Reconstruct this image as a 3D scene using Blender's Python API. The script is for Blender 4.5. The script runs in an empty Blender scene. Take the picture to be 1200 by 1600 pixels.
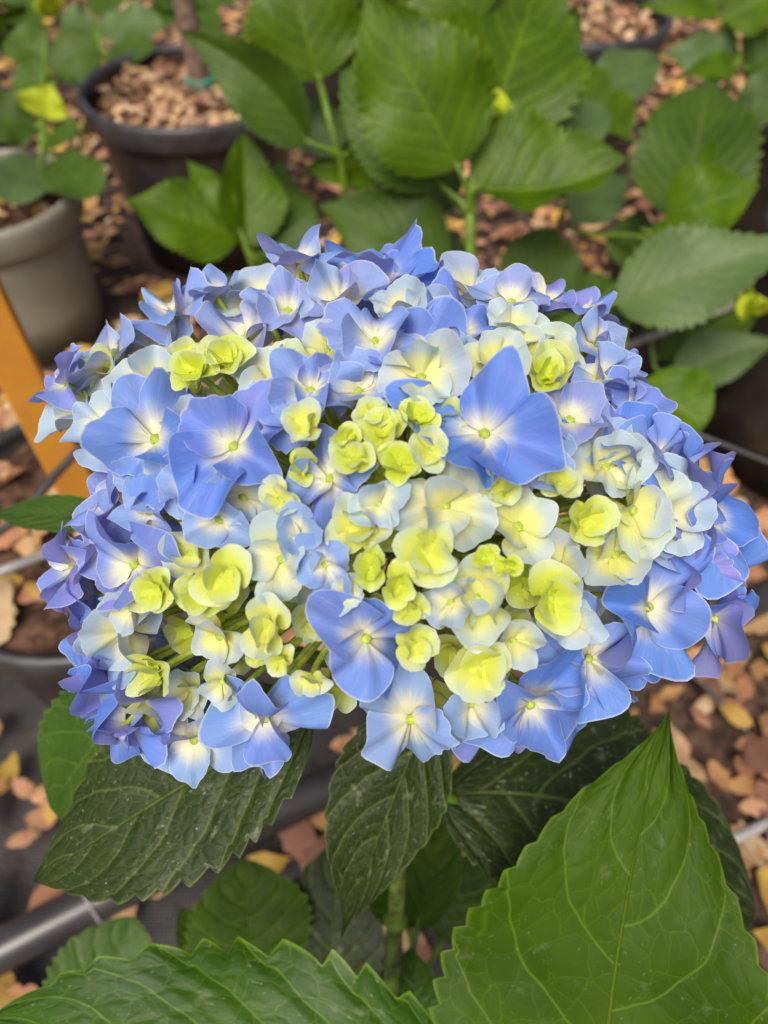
import bpy, math, random
import numpy as np
from mathutils import Vector

rng = random.Random(7)
nr = np.random.RandomState(11)
scn = bpy.context.scene
COL = scn.collection

# ------------------------------------------------------------------ camera
PITCH = math.radians(50.0)
CAM = np.array([0.0, 0.0, 0.74])
FW = np.array([0, math.cos(PITCH), -math.sin(PITCH)])
UP = np.array([0, math.sin(PITCH), math.cos(PITCH)])
RT = np.array([1.0, 0, 0])
FPX = 1200.0
cam = bpy.data.cameras.new("camera")
cam.sensor_fit = 'VERTICAL'
cam.sensor_height = 36.0
cam.lens = 27.0
cam.clip_start = 0.01
cam.clip_end = 500.0
cam.dof.use_dof = True
cam.dof.focus_distance = 0.205
cam.dof.aperture_fstop = 10.0
cam_o = bpy.data.objects.new("camera", cam)
cam_o.location = CAM
cam_o.rotation_euler = (math.radians(90) - PITCH, 0, 0)
COL.objects.link(cam_o)
scn.camera = cam_o

# ------------------------------------------------------------------ sky, sun, exposure (bright overcast)
SUN_EL, SUN_AZ = math.radians(58), math.radians(200)
world = bpy.data.worlds.new("World")
scn.world = world
world.use_nodes = True
wn = world.node_tree
wn.nodes.clear()
sky = wn.nodes.new("ShaderNodeTexSky")
sky.sky_type = 'NISHITA'
sky.sun_disc = False
sky.sun_elevation = SUN_EL
sky.sun_rotation = SUN_AZ
sky.dust_density = 7.0
sky.ozone_density = 0.3
sky.air_density = 0.8
bg = wn.nodes.new("ShaderNodeBackground")
bg.inputs["Strength"].default_value = 0.07
wo = wn.nodes.new("ShaderNodeOutputWorld")
wn.links.new(sky.outputs[0], bg.inputs[0])
wn.links.new(bg.outputs[0], wo.inputs[0])
sun = bpy.data.lights.new("sun", 'SUN')
sun.energy = 1.5
sun.angle = math.radians(30)
sun.color = (1.0, 0.94, 0.84)
sun_o = bpy.data.objects.new("sun", sun)
sd = Vector((math.sin(SUN_AZ) * math.cos(SUN_EL), math.cos(SUN_AZ) * math.cos(SUN_EL), math.sin(SUN_EL)))
sun_o.rotation_euler = sd.to_track_quat('Z', 'Y').to_euler()
sun_o.location = (0, 0, 5)
COL.objects.link(sun_o)
scn.view_settings.view_transform = 'Standard'
scn.view_settings.look = 'None'
scn.view_settings.gamma = 1.0
scn.view_settings.exposure = 0.95
scn.cycles.max_bounces = 6
scn.cycles.diffuse_bounces = 3
scn.cycles.glossy_bounces = 2
scn.cycles.transmission_bounces = 4

# ------------------------------------------------------------------ helpers
def unp(px, py, d):
    """Point seen at photo pixel (px, py) at depth d along the optical axis."""
    return CAM + d * (FW + (px - 600) / FPX * RT + (800 - py) / FPX * UP)

def proj(p):
    d = np.asarray(p) - CAM
    z = d @ FW
    return 600 + FPX * (d @ RT) / z, 800 - FPX * (d @ UP) / z, z

def ground_at(px, py, z=0.0):
    d = FW + (px - 600) / FPX * RT + (800 - py) / FPX * UP
    return CAM + d * ((z - CAM[2]) / d[2])

def nz(v):
    v = np.asarray(v, float)
    return v / (np.linalg.norm(v) + 1e-12)

def lerp(a, b, t):
    return a + (b - a) * t

def sst(a, b, x):
    t = np.clip((x - a) / (b - a), 0, 1)
    return t * t * (3 - 2 * t)

def empty(name, loc=(0, 0, 0)):
    o = bpy.data.objects.new(name, None)
    o.empty_display_size = 0.02
    o.location = loc
    COL.objects.link(o)
    return o

def tag(o, label=None, cat=None, group=None, kind=None):
    if label: o["label"] = label
    if cat: o["category"] = cat
    if group: o["group"] = group
    if kind: o["kind"] = kind
    return o

class MB:
    """collects vertices / faces (+ point attributes and uv) in world coordinates"""
    def __init__(s):
        s.v = []; s.f = []; s.n = 0; s.uv = []; s.at = {}
    def add(s, v, f, uv=None, **at):
        v = np.asarray(v, float).reshape(-1, 3)
        s.v.append(v)
        s.f.extend([tuple(i + s.n for i in q) for q in f])
        s.uv.append(np.zeros((len(v), 2)) if uv is None else np.asarray(uv, float))
        for k, a in at.items():
            s.at.setdefault(k, []).append((s.n, np.asarray(a, float)))
        s.n += len(v)
    def mesh(s, name, origin=(0, 0, 0), smooth=True):
        V = np.concatenate(s.v) - np.asarray(origin)
        m = bpy.data.meshes.new(name)
        m.from_pydata(V.tolist(), [], s.f)
        UVv = np.concatenate(s.uv)
        if np.any(UVv):
            ul = m.uv_layers.new(name="UVMap")
            li = np.empty(len(m.loops), dtype=np.int32)
            m.loops.foreach_get("vertex_index", li)
            ul.data.foreach_set("uv", UVv[li].ravel())
        for k, parts in s.at.items():
            dim = parts[0][1].ndim
            if dim == 1:
                a = m.attributes.new(k, 'FLOAT', 'POINT')
                full = np.zeros(s.n)
                for st, arr in parts: full[st:st + len(arr)] = arr
                a.data.foreach_set("value", full)
            else:
                a = m.attributes.new(k, 'FLOAT_COLOR', 'POINT')
                full = np.ones((s.n, 4))
                for st, arr in parts: full[st:st + len(arr), :3] = arr
                a.data.foreach_set("color", full.ravel())
        if smooth:
            m.polygons.foreach_set("use_smooth", np.ones(len(m.polygons), dtype=bool))
        m.update()
        return m
    def build(s, name, mat, parent=None, origin=None, smooth=True):
        org = np.zeros(3) if origin is None else np.asarray(origin, float)
        m = s.mesh(name, org, smooth)
        m.materials.append(mat)
        return put(name, m, parent, org)

ORG = {}
def put(name, m, parent=None, origin=(0, 0, 0)):
    """link a mesh whose vertices are relative to world point `origin`"""
    o = bpy.data.objects.new(name, m)
    COL.objects.link(o)
    w = Vector(origin)
    ORG[o] = w
    if parent is not None:
        o.parent = parent
        o.location = w - (ORG[parent] if parent in ORG else parent.location)
    else:
        o.location = w
    return o

def grid_faces(r, c, wrap=False):
    f = []
    for i in range(r - 1):
        for j in range(c if wrap else c - 1):
            k = (j + 1) % c
            f.append((i * c + j, i * c + k, (i + 1) * c + k, (i + 1) * c + j))
    return f

def tube(mb, pts, rad, sides=8, cap=True, **at):
    pts = np.asarray(pts, float)
    n = len(pts)
    rad = np.full(n, rad, float) if np.isscalar(rad) else np.asarray(rad, float)
    tg = np.gradient(pts, axis=0)
    tg /= np.linalg.norm(tg, axis=1)[:, None] + 1e-12
    ref = np.array([0, 0, 1.0]) if abs(tg[0][2]) < .9 else np.array([1.0, 0, 0])
    a = nz(np.cross(tg[0], ref))
    V = []
    th = np.linspace(0, 2 * np.pi, sides, endpoint=False)
    for i in range(n):
        a = nz(a - tg[i] * (a @ tg[i]))
        b = np.cross(tg[i], a)
        V.append(pts[i] + rad[i] * (np.cos(th)[:, None] * a + np.sin(th)[:, None] * b))
    F = grid_faces(n, sides, True)
    if cap:
        F.append(tuple(range(sides))[::-1]); F.append(tuple((n - 1) * sides + k for k in range(sides)))
    uv = np.stack(np.meshgrid(np.linspace(0, 1, n), np.linspace(.01, 1, sides), indexing='ij'), -1).reshape(-1, 2)
    mb.add(np.concatenate(V), F, uv, **{k: np.full(n * sides, v) for k, v in at.items()})

def bez(p0, p1, p2, p3, n=10):
    t = np.linspace(0, 1, n)[:, None]
    p0, p1, p2, p3 = map(np.asarray, (p0, p1, p2, p3))
    return (1-t)**3*p0 + 3*(1-t)**2*t*p1 + 3*(1-t)*t*t*p2 + t**3*p3

def lathe(mb, prof, cx, cy, sides=56, wob=0.0, ph=0.0):
    th = np.linspace(0, 2 * np.pi, sides, endpoint=False)
    V = []
    for r, z in prof:
        rr = r * (1 + wob * np.sin(2 * th + ph))
        V.append(np.stack([cx + rr * np.cos(th), cy + rr * np.sin(th), np.full(sides, z)], -1))
    mb.add(np.concatenate(V), grid_faces(len(prof), sides, True))

# ------------------------------------------------------------------ node material helpers
class NT:
    def __init__(s, name):
        s.m = bpy.data.materials.new(name); s.m.use_nodes = True
        s.t = s.m.node_tree; s.t.nodes.clear()
        s.out = s.t.nodes.new("ShaderNodeOutputMaterial")
    def n(s, typ, **kw):
        o = s.t.nodes.new(typ)
        for k, v in kw.items(): setattr(o, k, v)
        return o
    def sock(s, x, inp):
        if isinstance(x, bpy.types.NodeSocket): s.t.links.new(x, inp)
        else: inp.default_value = x
    def math(s, op, a, b=0.0, c=0.0, clamp=False):
        o = s.n("ShaderNodeMath", operation=op, use_clamp=clamp)
        s.sock(a, o.inputs[0]); s.sock(b, o.inputs[1]); s.sock(c, o.inputs[2])
        return o.outputs[0]
    def step(s, x, a, b, lo=0.0, hi=1.0):
        o = s.n("ShaderNodeMapRange", interpolation_type='SMOOTHSTEP')
        s.sock(x, o.inputs[0])
        for i, q in enumerate((a, b, lo, hi)): s.sock(q, o.inputs[1 + i])
        return o.outputs[0]
    def mix(s, f, a, b, mode='MIX'):
        o = s.n("ShaderNodeMix", data_type='RGBA', blend_type=mode)
        s.sock(f, o.inputs[0])
        for q, i in ((a, 6), (b, 7)):
            s.sock(q if isinstance(q, bpy.types.NodeSocket) else (*q[:3], 1), o.inputs[i])
        return o.outputs[2]
    def attr(s, name, typ='GEOMETRY'):
        return s.n("ShaderNodeAttribute", attribute_name=name, attribute_type=typ)
    def noise(s, vec, scale, detail=3, rough=.55, dist=0.0):
        o = s.n("ShaderNodeTexNoise")
        if vec is not None: s.sock(vec, o.inputs["Vector"])
        o.inputs["Scale"].default_value = scale; o.inputs["Detail"].default_value = detail
        o.inputs["Roughness"].default_value = rough; o.inputs["Distortion"].default_value = dist
        return o.outputs[0]
    def bump(s, h, strength, dist):
        o = s.n("ShaderNodeBump"); o.inputs["Strength"].default_value = strength; o.inputs["Distance"].default_value = dist
        s.sock(h, o.inputs["Height"]); return o.outputs[0]
    def principled(s, color, rough=.5, normal=None, spec=.5, **kw):
        o = s.n("ShaderNodeBsdfPrincipled")
        s.sock(color if isinstance(color, bpy.types.NodeSocket) else (*color[:3], 1), o.inputs["Base Color"])
        s.sock(rough, o.inputs["Roughness"]); s.sock(spec, o.inputs["Specular IOR Level"])
        if normal is not None: s.sock(normal, o.inputs["Normal"])
        for k, v in kw.items(): s.sock(v, o.inputs[k])
        return o.outputs[0]
    def finish(s, sh):
        s.t.links.new(sh, s.out.inputs[0]); return s.m

def srgb(r, g, b):
    f = lambda c: (c/255/12.92) if c/255 <= .04045 else ((c/255+.055)/1.055)**2.4
    return (f(r), f(g), f(b))

def simple_mat(name, color, rough=.5, nscale=0, namp=.2, bumpd=0, spec=.5, c2=None):
    k = NT(name)
    tc = k.n("ShaderNodeTexCoord").outputs["Object"]
    col = color; nrm = None
    if nscale:
        f = k.noise(tc, nscale, 5, .6)
        dk = c2 if c2 else tuple(c * (1 - namp * 1.6) for c in color)
        col = k.mix(k.step(f, .35, .65), dk, color)
        if bumpd: nrm = k.bump(f, .6, bumpd)
    return k.finish(k.principled(col, rough, nrm, spec))

def petal_mat():
    k = NT("hydrangea_petal")
    dist = k.attr("dist").outputs["Fac"]; rim = k.attr("rim").outputs["Fac"]; ang = k.attr("ang").outputs["Fac"]
    oi = k.n("ShaderNodeObjectInfo")
    sep = k.n("ShaderNodeSeparateColor"); k.sock(oi.outputs["Color"], sep.inputs[0])
    age, vio, rnd = sep.outputs[0], sep.outputs[1], sep.outputs[2]
    tc = k.n("ShaderNodeTexCoord").outputs["Object"]
    nz1 = k.noise(tc, 130, 3, .5)
    # veins: fine fan of lines from the claw to the rim
    cv = k.n("ShaderNodeCombineXYZ"); k.sock(k.math('MULTIPLY', ang, 9.0), cv.inputs[0]); k.sock(k.math('MULTIPLY', dist, 1.3), cv.inputs[1]); k.sock(k.math('MULTIPLY', rnd, 40.), cv.inputs[2])
    vn = k.noise(cv.outputs[0], 2.2, 4, .6, .6)
    # heart colour by age: lime -> lemon cream -> warm white
    lime, lemon, cream = (.60, .70, .035), (.76, .78, .17), (.86, .84, .58)
    heart = k.mix(k.step(age, .0, .35), lime, lemon)
    heart = k.mix(k.step(age, .22, .66), heart, cream)
    # margin colour by age: pale lemon -> grey teal -> cornflower
    m0, m1, m2, m3 = (.66, .76, .36), (.52, .64, .66), (.29, .46, .75), (.115, .260, .74)
    marg = k.mix(k.step(age, .05, .4), m0, m1)
    marg = k.mix(k.step(age, .4, .68), marg, m2)
    marg = k.mix(k.step(age, .66, .98), marg, m3)
    # where the margin colour sets in
    d2 = k.math('ADD', dist, k.math('MULTIPLY', k.math('SUBTRACT', vn, .5), .30))
    d2 = k.math('ADD', d2, k.math('MULTIPLY', k.math('SUBTRACT', nz1, .5), .22))
    lo = k.math('SUBTRACT', .62, k.math('MULTIPLY', age, .56))
    hi = k.math('SUBTRACT', 1.12, k.math('MULTIPLY', age, .58))
    f = k.step(d2, lo, hi)
    col = k.mix(f, heart, marg)
    # violet flush in some petals
    vf = k.math('MULTIPLY', k.math('MULTIPLY', vio, f), k.step(nz1, .3, .75, .35, 1.0))
    col = k.mix(vf, col, (.30, .26, .68))
    col = k.mix(k.math('MULTIPLY', k.step(vn, .48, .70), .09), col, (.70, .76, .88))
    # pale thin rim
    col = k.mix(k.step(rim, .965, 1.0, 0, .45), col, (.86, .88, .80))
    # underside: lilac, paler
    back = k.n("ShaderNodeNewGeometry").outputs["Backfacing"]
    und = k.mix(k.step(age, .3, .75), (.64, .68, .32), (.42, .40, .76))
    under = k.mix(.60, col, und)
    col = k.mix(back, col, under)
    h = k.math('ADD', k.math('MULTIPLY', vn, 1.0), k.math('MULTIPLY', nz1, .6))
    nrm = k.bump(h, .35, .0006)
    p = k.principled(col, .55, nrm, .22)
    tr = k.n("ShaderNodeBsdfTranslucent"); k.sock(col, tr.inputs[0]); k.sock(nrm, tr.inputs[1])
    ms = k.n("ShaderNodeMixShader"); ms.inputs[0].default_value = .36
    k.t.links.new(p, ms.inputs[1]); k.t.links.new(tr.outputs[0], ms.inputs[2])
    return k.finish(ms.outputs[0])

def leaf_mat(name, base, light, vein, rough=.42, speck=0.0, nsec=7.5, tert=15.0, vein_amt=.7, bumpd=.0016, back=None, trans=.25, vwid=1.0, spec=.25):
    k = NT(name)
    uv = k.n("ShaderNodeUVMap", uv_map="UVMap").outputs[0]
    sx = k.n("ShaderNodeSeparateXYZ"); k.sock(uv, sx.inputs[0])
    s, v = sx.outputs[0], sx.outputs[1]
    a = k.math('MULTIPLY', k.math('ABSOLUTE', k.math('SUBTRACT', v, .5)), 2.0)
    oi = k.n("ShaderNodeObjectInfo").outputs["Random"]
    wob = k.noise(uv, 4.0, 2, .5)
    side = k.math('MULTIPLY', k.math('GREATER_THAN', v, .5), .45)
    q = k.math('SUBTRACT', s, k.math('MULTIPLY', k.math('POWER', a, 1.25), .34))
    q = k.math('ADD', q, k.math('MULTIPLY', k.math('SUBTRACT', wob, .5), .07))
    q = k.math('ADD', k.math('MULTIPLY', q, nsec), side)
    fr = k.math('FRACT', q)
    d = k.math('MINIMUM', fr, k.math('SUBTRACT', 1.0, fr))
    sec = k.step(d, .0, .055 * vwid, 1.0, 0.0)
    secw = k.step(d, .0, .30, 1.0, 0.0)
    mid = k.step(a, .0, .028 * vwid, 1.0, 0.0)
    sc = k.n("ShaderNodeVectorMath", operation='MULTIPLY'); k.sock(uv, sc.inputs[0]); sc.inputs[1].default_value = (1.35, 1.0, 1)
    wv = k.n("ShaderNodeVectorMath", operation='ADD'); k.sock(sc.outputs[0], wv.inputs[0])
    k.sock(k.n("ShaderNodeObjectInfo").outputs["Random"], wv.inputs[1])
    wd = k.n("ShaderNodeTexNoise"); k.sock(wv.outputs[0], wd.inputs["Vector"]); wd.inputs["Scale"].default_value = 14; wd.inputs["Detail"].default_value = 2
    wm = k.n("ShaderNodeVectorMath", operation='MULTIPLY_ADD'); k.sock(wd.outputs[1], wm.inputs[0]); wm.inputs[1].default_value = (.05, .05, 0); k.sock(wv.outputs[0], wm.inputs[2])
    vo = k.n("ShaderNodeTexVoronoi", feature='DISTANCE_TO_EDGE'); k.sock(wm.outputs[0], vo.inputs["Vector"])
    vo.inputs["Scale"].default_value = tert
    ter = k.step(vo.outputs[0], .0, .045 * vwid, 1.0, 0.0)
    terw = k.step(vo.outputs[0], .0, .30, 1.0, 0.0)
    n1 = k.noise(wv.outputs[0], 3.0, 4, .5)
    col = k.mix(k.step(n1, .15, .85), base, light)
    tone = k.math('MULTIPLY_ADD', oi, .35, .82)
    hs = k.n("ShaderNodeHueSaturation"); k.sock(col, hs.inputs["Color"]); k.sock(tone, hs.inputs["Value"])
    col = hs.outputs[0]
    vm = k.math('MAXIMUM', k.math('MAXIMUM', k.math('MULTIPLY', sec, .75), mid), k.math('MULTIPLY', ter, .33))
    col = k.mix(k.math('MULTIPLY', vm, vein_amt), col, vein)
    # bright rim of the blade
    col = k.mix(k.step(a, .955, 1.0, 0, .45), col, vein)
    r = rough
    if speck:
        sp = k.noise(wv.outputs[0], 55, 2, .5)
        blot = k.noise(wv.outputs[0], 9, 4, .6)
        m1 = k.math('MULTIPLY', k.step(sp, .66, .74), k.step(blot, .36, .55))
        m2 = k.math('MULTIPLY', k.step(blot, .60, .74), .55)
        m = k.math('MULTIPLY', k.math('MAXIMUM', m1, m2), speck)
        col = k.mix(m, col, (.36, .37, .27))
        r = k.math('MULTIPLY_ADD', m, .25, rough)
    if back:
        bf = k.n("ShaderNodeNewGeometry").outputs["Backfacing"]
        col = k.mix(bf, col, k.mix(k.math('MULTIPLY', vm, .5), back, vein))
    h = k.math('MULTIPLY_ADD', secw, -1.0, k.math('MULTIPLY', mid, -1.2))
    h = k.math('ADD', h, k.math('MULTIPLY', terw, -.35))
    h = k.math('ADD', h, k.math('MULTIPLY', k.noise(wv.outputs[0], 60, 3, .6), .18))
    nrm = k.bump(h, .8, bumpd)
    p = k.principled(col, r, nrm, spec)
    tr = k.n("ShaderNodeBsdfTranslucent"); k.sock(k.mix(.35, col, (.22, .36, .01)), tr.inputs[0])
    ms = k.n("ShaderNodeMixShader"); ms.inputs[0].default_value = trans
    k.t.links.new(p, ms.inputs[1]); k.t.links.new(tr.outputs[0], ms.inputs[2])
    return k.finish(ms.outputs[0])

def dry_leaf_mat(name, mode):
    k = NT(name)
    if mode == 'OBJECT': c = k.n("ShaderNodeObjectInfo").outputs["Color"]
    else: c = k.attr("tint").outputs["Color"]
    tc = k.n("ShaderNodeTexCoord").outputs["Object"]
    f = k.noise(tc, 70, 5, .65)
    g = k.noise(tc, 260, 2, .5)
    col = k.mix(k.step(f, .36, .66), k.mix(.55, c, (.09, .04, .02)), c)
    col = k.mix(k.math('MULTIPLY', k.step(g, .62, .7), .5), col, (.07, .035, .02))
    p = k.principled(col, .6, k.bump(f, .5, .001), .3)
    tr = k.n("ShaderNodeBsdfTranslucent"); k.sock(col, tr.inputs[0])
    ms = k.n("ShaderNodeMixShader"); ms.inputs[0].default_value = .15
    k.t.links.new(p, ms.inputs[1]); k.t.links.new(tr.outputs[0], ms.inputs[2])
    return k.finish(ms.outputs[0])

def ground_mat():
    k = NT("ground_cover")
    geo = k.n("ShaderNodeNewGeometry").outputs["Position"]
    w = k.n("ShaderNodeTexWave"); k.sock(geo, w.inputs["Vector"]); w.inputs["Scale"].default_value = 90; w.inputs["Distortion"].default_value = .5
    w2 = k.n("ShaderNodeTexWave", bands_direction='Y'); k.sock(geo, w2.inputs["Vector"]); w2.inputs["Scale"].default_value = 90; w2.inputs["Distortion"].default_value = .5
    weave = k.math('MULTIPLY', w.outputs[0], w2.outputs[0])
    n1 = k.noise(geo, 7, 5, .6); n2 = k.noise(geo, 60, 5, .65)
    mat = k.mix(k.step(n1, .3, .7), (.022, .021, .022), (.062, .056, .054))
    soil = k.mix(k.step(n2, .35, .68), (.030, .017, .011), (.150, .085, .055))
    sx = k.n("ShaderNodeSeparateXYZ"); k.sock(geo, sx.inputs[0])
    ms = k.math('ADD', sx.outputs[0], k.math('MULTIPLY', k.math('SUBTRACT', n1, .5), .5))
    far = k.step(k.math('ADD', sx.outputs[1], k.math('MULTIPLY', n1, .3)), .55, .85)
    mask = k.math('MAXIMUM', k.step(ms, .14, .30), k.math('MULTIPLY', far, .75))
    mask = k.math('MAXIMUM', mask, k.step(n2, .60, .75))
    col = k.mix(mask, mat, soil)
    h = k.math('ADD', k.math('MULTIPLY', weave, .15), k.math('MULTIPLY', n2, k.math('MULTIPLY_ADD', mask, 1.0, .15)))
    return k.finish(k.principled(col, k.math('MULTIPLY_ADD', mask, .3, .55), k.bump(h, .8, .012), .4))

M_PETAL = petal_mat()
M_BUTTON = simple_mat("flower_button", (.44, .56, .07), .5, 400, .25, .0004, .3)
M_PEDICEL = simple_mat("pedicel_green", (.38, .46, .10), .5, 60, .3, 0, .3)
M_STEM = simple_mat("plant_stem", (.14, .22, .03), .5, 180, .5, .0006, .35, c2=(.05, .055, .018))
M_SHOOT = simple_mat("young_shoot", (.13, .23, .018), .45, 90, .25, 0, .35)
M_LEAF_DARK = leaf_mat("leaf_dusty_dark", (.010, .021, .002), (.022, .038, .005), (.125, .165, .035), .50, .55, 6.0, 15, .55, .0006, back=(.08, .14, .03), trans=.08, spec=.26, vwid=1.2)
M_LEAF_MID = leaf_mat("leaf_lower", (.022, .060, .004), (.044, .096, .010), (.14, .24, .03), .50, .20, 6.0, 13, .5, .0005, back=(.08, .15, .02), trans=.15)
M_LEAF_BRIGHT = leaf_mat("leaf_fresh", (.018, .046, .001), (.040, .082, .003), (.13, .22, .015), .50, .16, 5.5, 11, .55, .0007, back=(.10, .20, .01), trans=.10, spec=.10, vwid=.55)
M_LEAF_GLOSS = leaf_mat("leaf_young_gloss", (.014, .050, .001), (.036, .094, .002), (.20, .34, .02), .44, .35, 6.0, 10, .45, .0006, back=(.10, .20, .01), trans=.12, spec=.20, vwid=.7)
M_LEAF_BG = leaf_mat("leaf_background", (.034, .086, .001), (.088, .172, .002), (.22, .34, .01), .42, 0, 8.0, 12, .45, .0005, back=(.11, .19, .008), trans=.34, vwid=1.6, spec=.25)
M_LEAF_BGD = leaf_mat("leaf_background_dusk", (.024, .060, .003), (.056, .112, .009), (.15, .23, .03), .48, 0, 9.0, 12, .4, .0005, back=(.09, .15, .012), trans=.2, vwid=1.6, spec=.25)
M_LEAF_GREY = leaf_mat("leaf_dull_grey", (.046, .088, .022), (.080, .132, .038), (.17, .23, .08), .46, 0, 8.0, 10, .35, .0005, back=(.10, .15, .04), trans=.12, vwid=1.4, spec=.3)
M_BUD = leaf_mat("leaf_bud_yellow", (.48, .60, .02), (.66, .74, .04), (.75, .82, .2), .45, 0, 5, 10, .3, .0008, trans=.35)
M_POT_BLACK = simple_mat("pot_black_plastic", (.020, .018, .019), .42, 30, .35, 0, .5, c2=(.036, .031, .030))
M_POT_RIM = simple_mat("pot_rim_plastic", (.050, .050, .055), .40, 40, .25, 0, .5, c2=(.030, .029, .031))
M_POT_GREY = simple_mat("pot_grey_plastic", (.235, .225, .180), .50, 12, .15, 0, .4, c2=(.190, .182, .145))
M_SOIL = simple_mat("potting_soil", (.13, .070, .042), .9, 70, .5, .006, .2, c2=(.030, .016, .010))
M_DRY_O = dry_leaf_mat("dry_leaf", 'OBJECT')
M_DRY_A = dry_leaf_mat("dry_leaf_litter", 'ATTR')
M_GROUND = ground_mat()
M_PIPE = simple_mat("irrigation_pipe", (.026, .024, .025), .30, 25, .3, .0004, .55, c2=(.040, .036, .036))
M_WIRE = simple_mat("grey_wire", (.30, .29, .29), .5, 50, .2)
M_WIRE_D = simple_mat("dark_wire", (.050, .045, .048), .5, 50, .2)
M_ROD = simple_mat("grey_rod", (.36, .32, .29), .5, 80, .3)
M_WOOD = simple_mat("orange_stake_wood", (.60, .265, .030), .55, 22, .2, .0006, .35, c2=(.50, .21, .030))
M_BARK = simple_mat("tree_bark", (.22, .155, .115), .8, 90, .5, .003, .2, c2=(.10, .065, .05))
M_TAG = simple_mat("green_tape", (.03, .22, .14), .5, 60, .2)

# ------------------------------------------------------------------ ground
POTS = []          # (x, y, radius) kept clear of litter

def build_ground():
    mb = MB()
    xs = np.concatenate([[-60, -12, -5], np.linspace(-1.9, 1.9, 77), [5, 12, 60]])
    ys = np.concatenate([[-60, -10, -3], np.linspace(-.8, 3.2, 81), [6, 14, 60]])
    X, Y = np.meshgrid(xs, ys)
    Z = .010 * np.sin(X * 5.1 + 1.3 * np.sin(Y * 3)) * np.sin(Y * 4.3 + .7) + .004 * np.sin(X * 17 + Y * 9) * np.sin(Y * 21 - X * 5)
    Z[(abs(X) > 2) | (Y < -.9) | (Y > 3.3)] = 0
    mb.add(np.stack([X, Y, Z - .012], -1), grid_faces(len(ys), len(xs)))
    tag(mb.build("ground", M_GROUND), kind="structure")
build_ground()

# ------------------------------------------------------------------ pots
DRY = [(.62, .34, .13), (.68, .44, .23), (.54, .26, .13), (.70, .44, .10), (.42, .20, .11), (.66, .36, .19), (.76, .56, .32), (.28, .13, .085), (.66, .44, .07)]

def leaf_chip(mb, p, L, W, yaw, tilt, tilt2, curl, tint=None, seg=3):
    """one dry curled leaf: small grid, pointed at both ends"""
    s = np.linspace(0, 1, seg * 2 + 1); v = np.array([-1, 0, 1.])
    S, V = np.meshgrid(s, v, indexing='ij')
    h = np.sin(np.pi * S) ** .75
    x = (S - .5) * L; y = V * W / 2 * h
    z = curl * L * (2 * (S - .5)) ** 2 * .6 + curl * L * .5 * (V * h) ** 2
    tw = rng.uniform(-.5, .5); z = z + tw * y * (S - .5) * 2
    x = x + nr.uniform(-.05, .05, x.shape) * L; y = y * nr.uniform(.78, 1.18, y.shape); z = z + nr.uniform(-.035, .035, z.shape) * L
    P = np.stack([x, y, z], -1).reshape(-1, 3)
    cy, sy = math.cos(yaw), math.sin(yaw); ct, st = math.cos(tilt), math.sin(tilt); cu, su = math.cos(tilt2), math.sin(tilt2)
    R = np.array([[cy, -sy, 0], [sy, cy, 0], [0, 0, 1]]) @ np.array([[ct, 0, st], [0, 1, 0], [-st, 0, ct]]) @ np.array([[1, 0, 0], [0, cu, -su], [0, su, cu]])
    P = P @ R.T
    P[:, 2] -= P[:, 2].min()
    P += np.asarray(p)
    kw = {} if tint is None else {"tint": np.tile(np.asarray(tint), (len(P), 1))}
    mb.add(P, grid_faces(seg * 2 + 1, 3), **kw)

def pot(x, y, R, r, H, wallmat, rimmat, label, soil_drop=.03, chips=0, rim_h=.03, litter_tints=DRY, chip_size=(.018, .034)):
    t = empty("plant_pot", (x, y, 0))
    tag(t, label, "plant pot")
    POTS.append((x, y, max(R, r)))
    rt = lambda z: lerp(r, R - .008, z / H)
    mb = MB()
    lathe(mb, [(0.0, .004), (r * .9, .004), (r, .0), (rt(.3*H), .3*H), (rt(.6*H), .6*H), (rt(H - rim_h), H - rim_h), (rt(H) - .004, H - .006)], x, y)
    mb.build("wall", wallmat, t, (x, y, 0))
    mb = MB()
    th = .007
    prof = [(rt(H - rim_h) - .002, H - rim_h - .002), (R - .003, H - rim_h - .003), (R, H - rim_h + .002), (R + .002, H - .012), (R + .001, H - .004), (R - .003, H), (R - th, H - .001), (R - th - .003, H - .006), (R - th - .006, H - rim_h), (rt(H - soil_drop - .05) - .004, H - soil_drop - .05)]
    lathe(mb, prof, x, y)
    mb.build("rim", rimmat, t, (x, y, 0))
    zs = H - soil_drop
    mb = MB()
    rs = np.linspace(0.001, rt(zs) - .003, 9); ths = np.linspace(0, 2*np.pi, 40, endpoint=False)
    A, Bt = np.meshgrid(rs, ths, indexing='ij')
    Zs = zs + .006 * np.sin(A * 60 + 3 * Bt) + nr.uniform(-.003, .003, A.shape)
    mb.add(np.stack([x + A*np.cos(Bt), y + A*np.sin(Bt), Zs], -1), grid_faces(9, 40, True))
    mb.build("soil", M_SOIL, t, (x, y, 0))
    if chips:
        mb = MB()
        for _ in range(chips):
            a = rng.uniform(0, 2*math.pi); rr = (rt(zs) - .015) * math.sqrt(rng.random())
            c = rng.choice(litter_tints); g = rng.uniform(.7, 1.25)
            L = rng.uniform(*chip_size)
            leaf_chip(mb, (x + rr*math.cos(a), y + rr*math.sin(a), zs + rng.uniform(.002, .012)), L, L * rng.uniform(.45, .8), rng.uniform(0, 6.28), rng.uniform(-.5, .5), rng.uniform(-.5, .5), rng.uniform(-.3, .4), [q * g for q in c], 2)
        tag(mb.build("bark_mulch", M_DRY_A, t, (x, y, 0)), kind="stuff")
    return t

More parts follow.
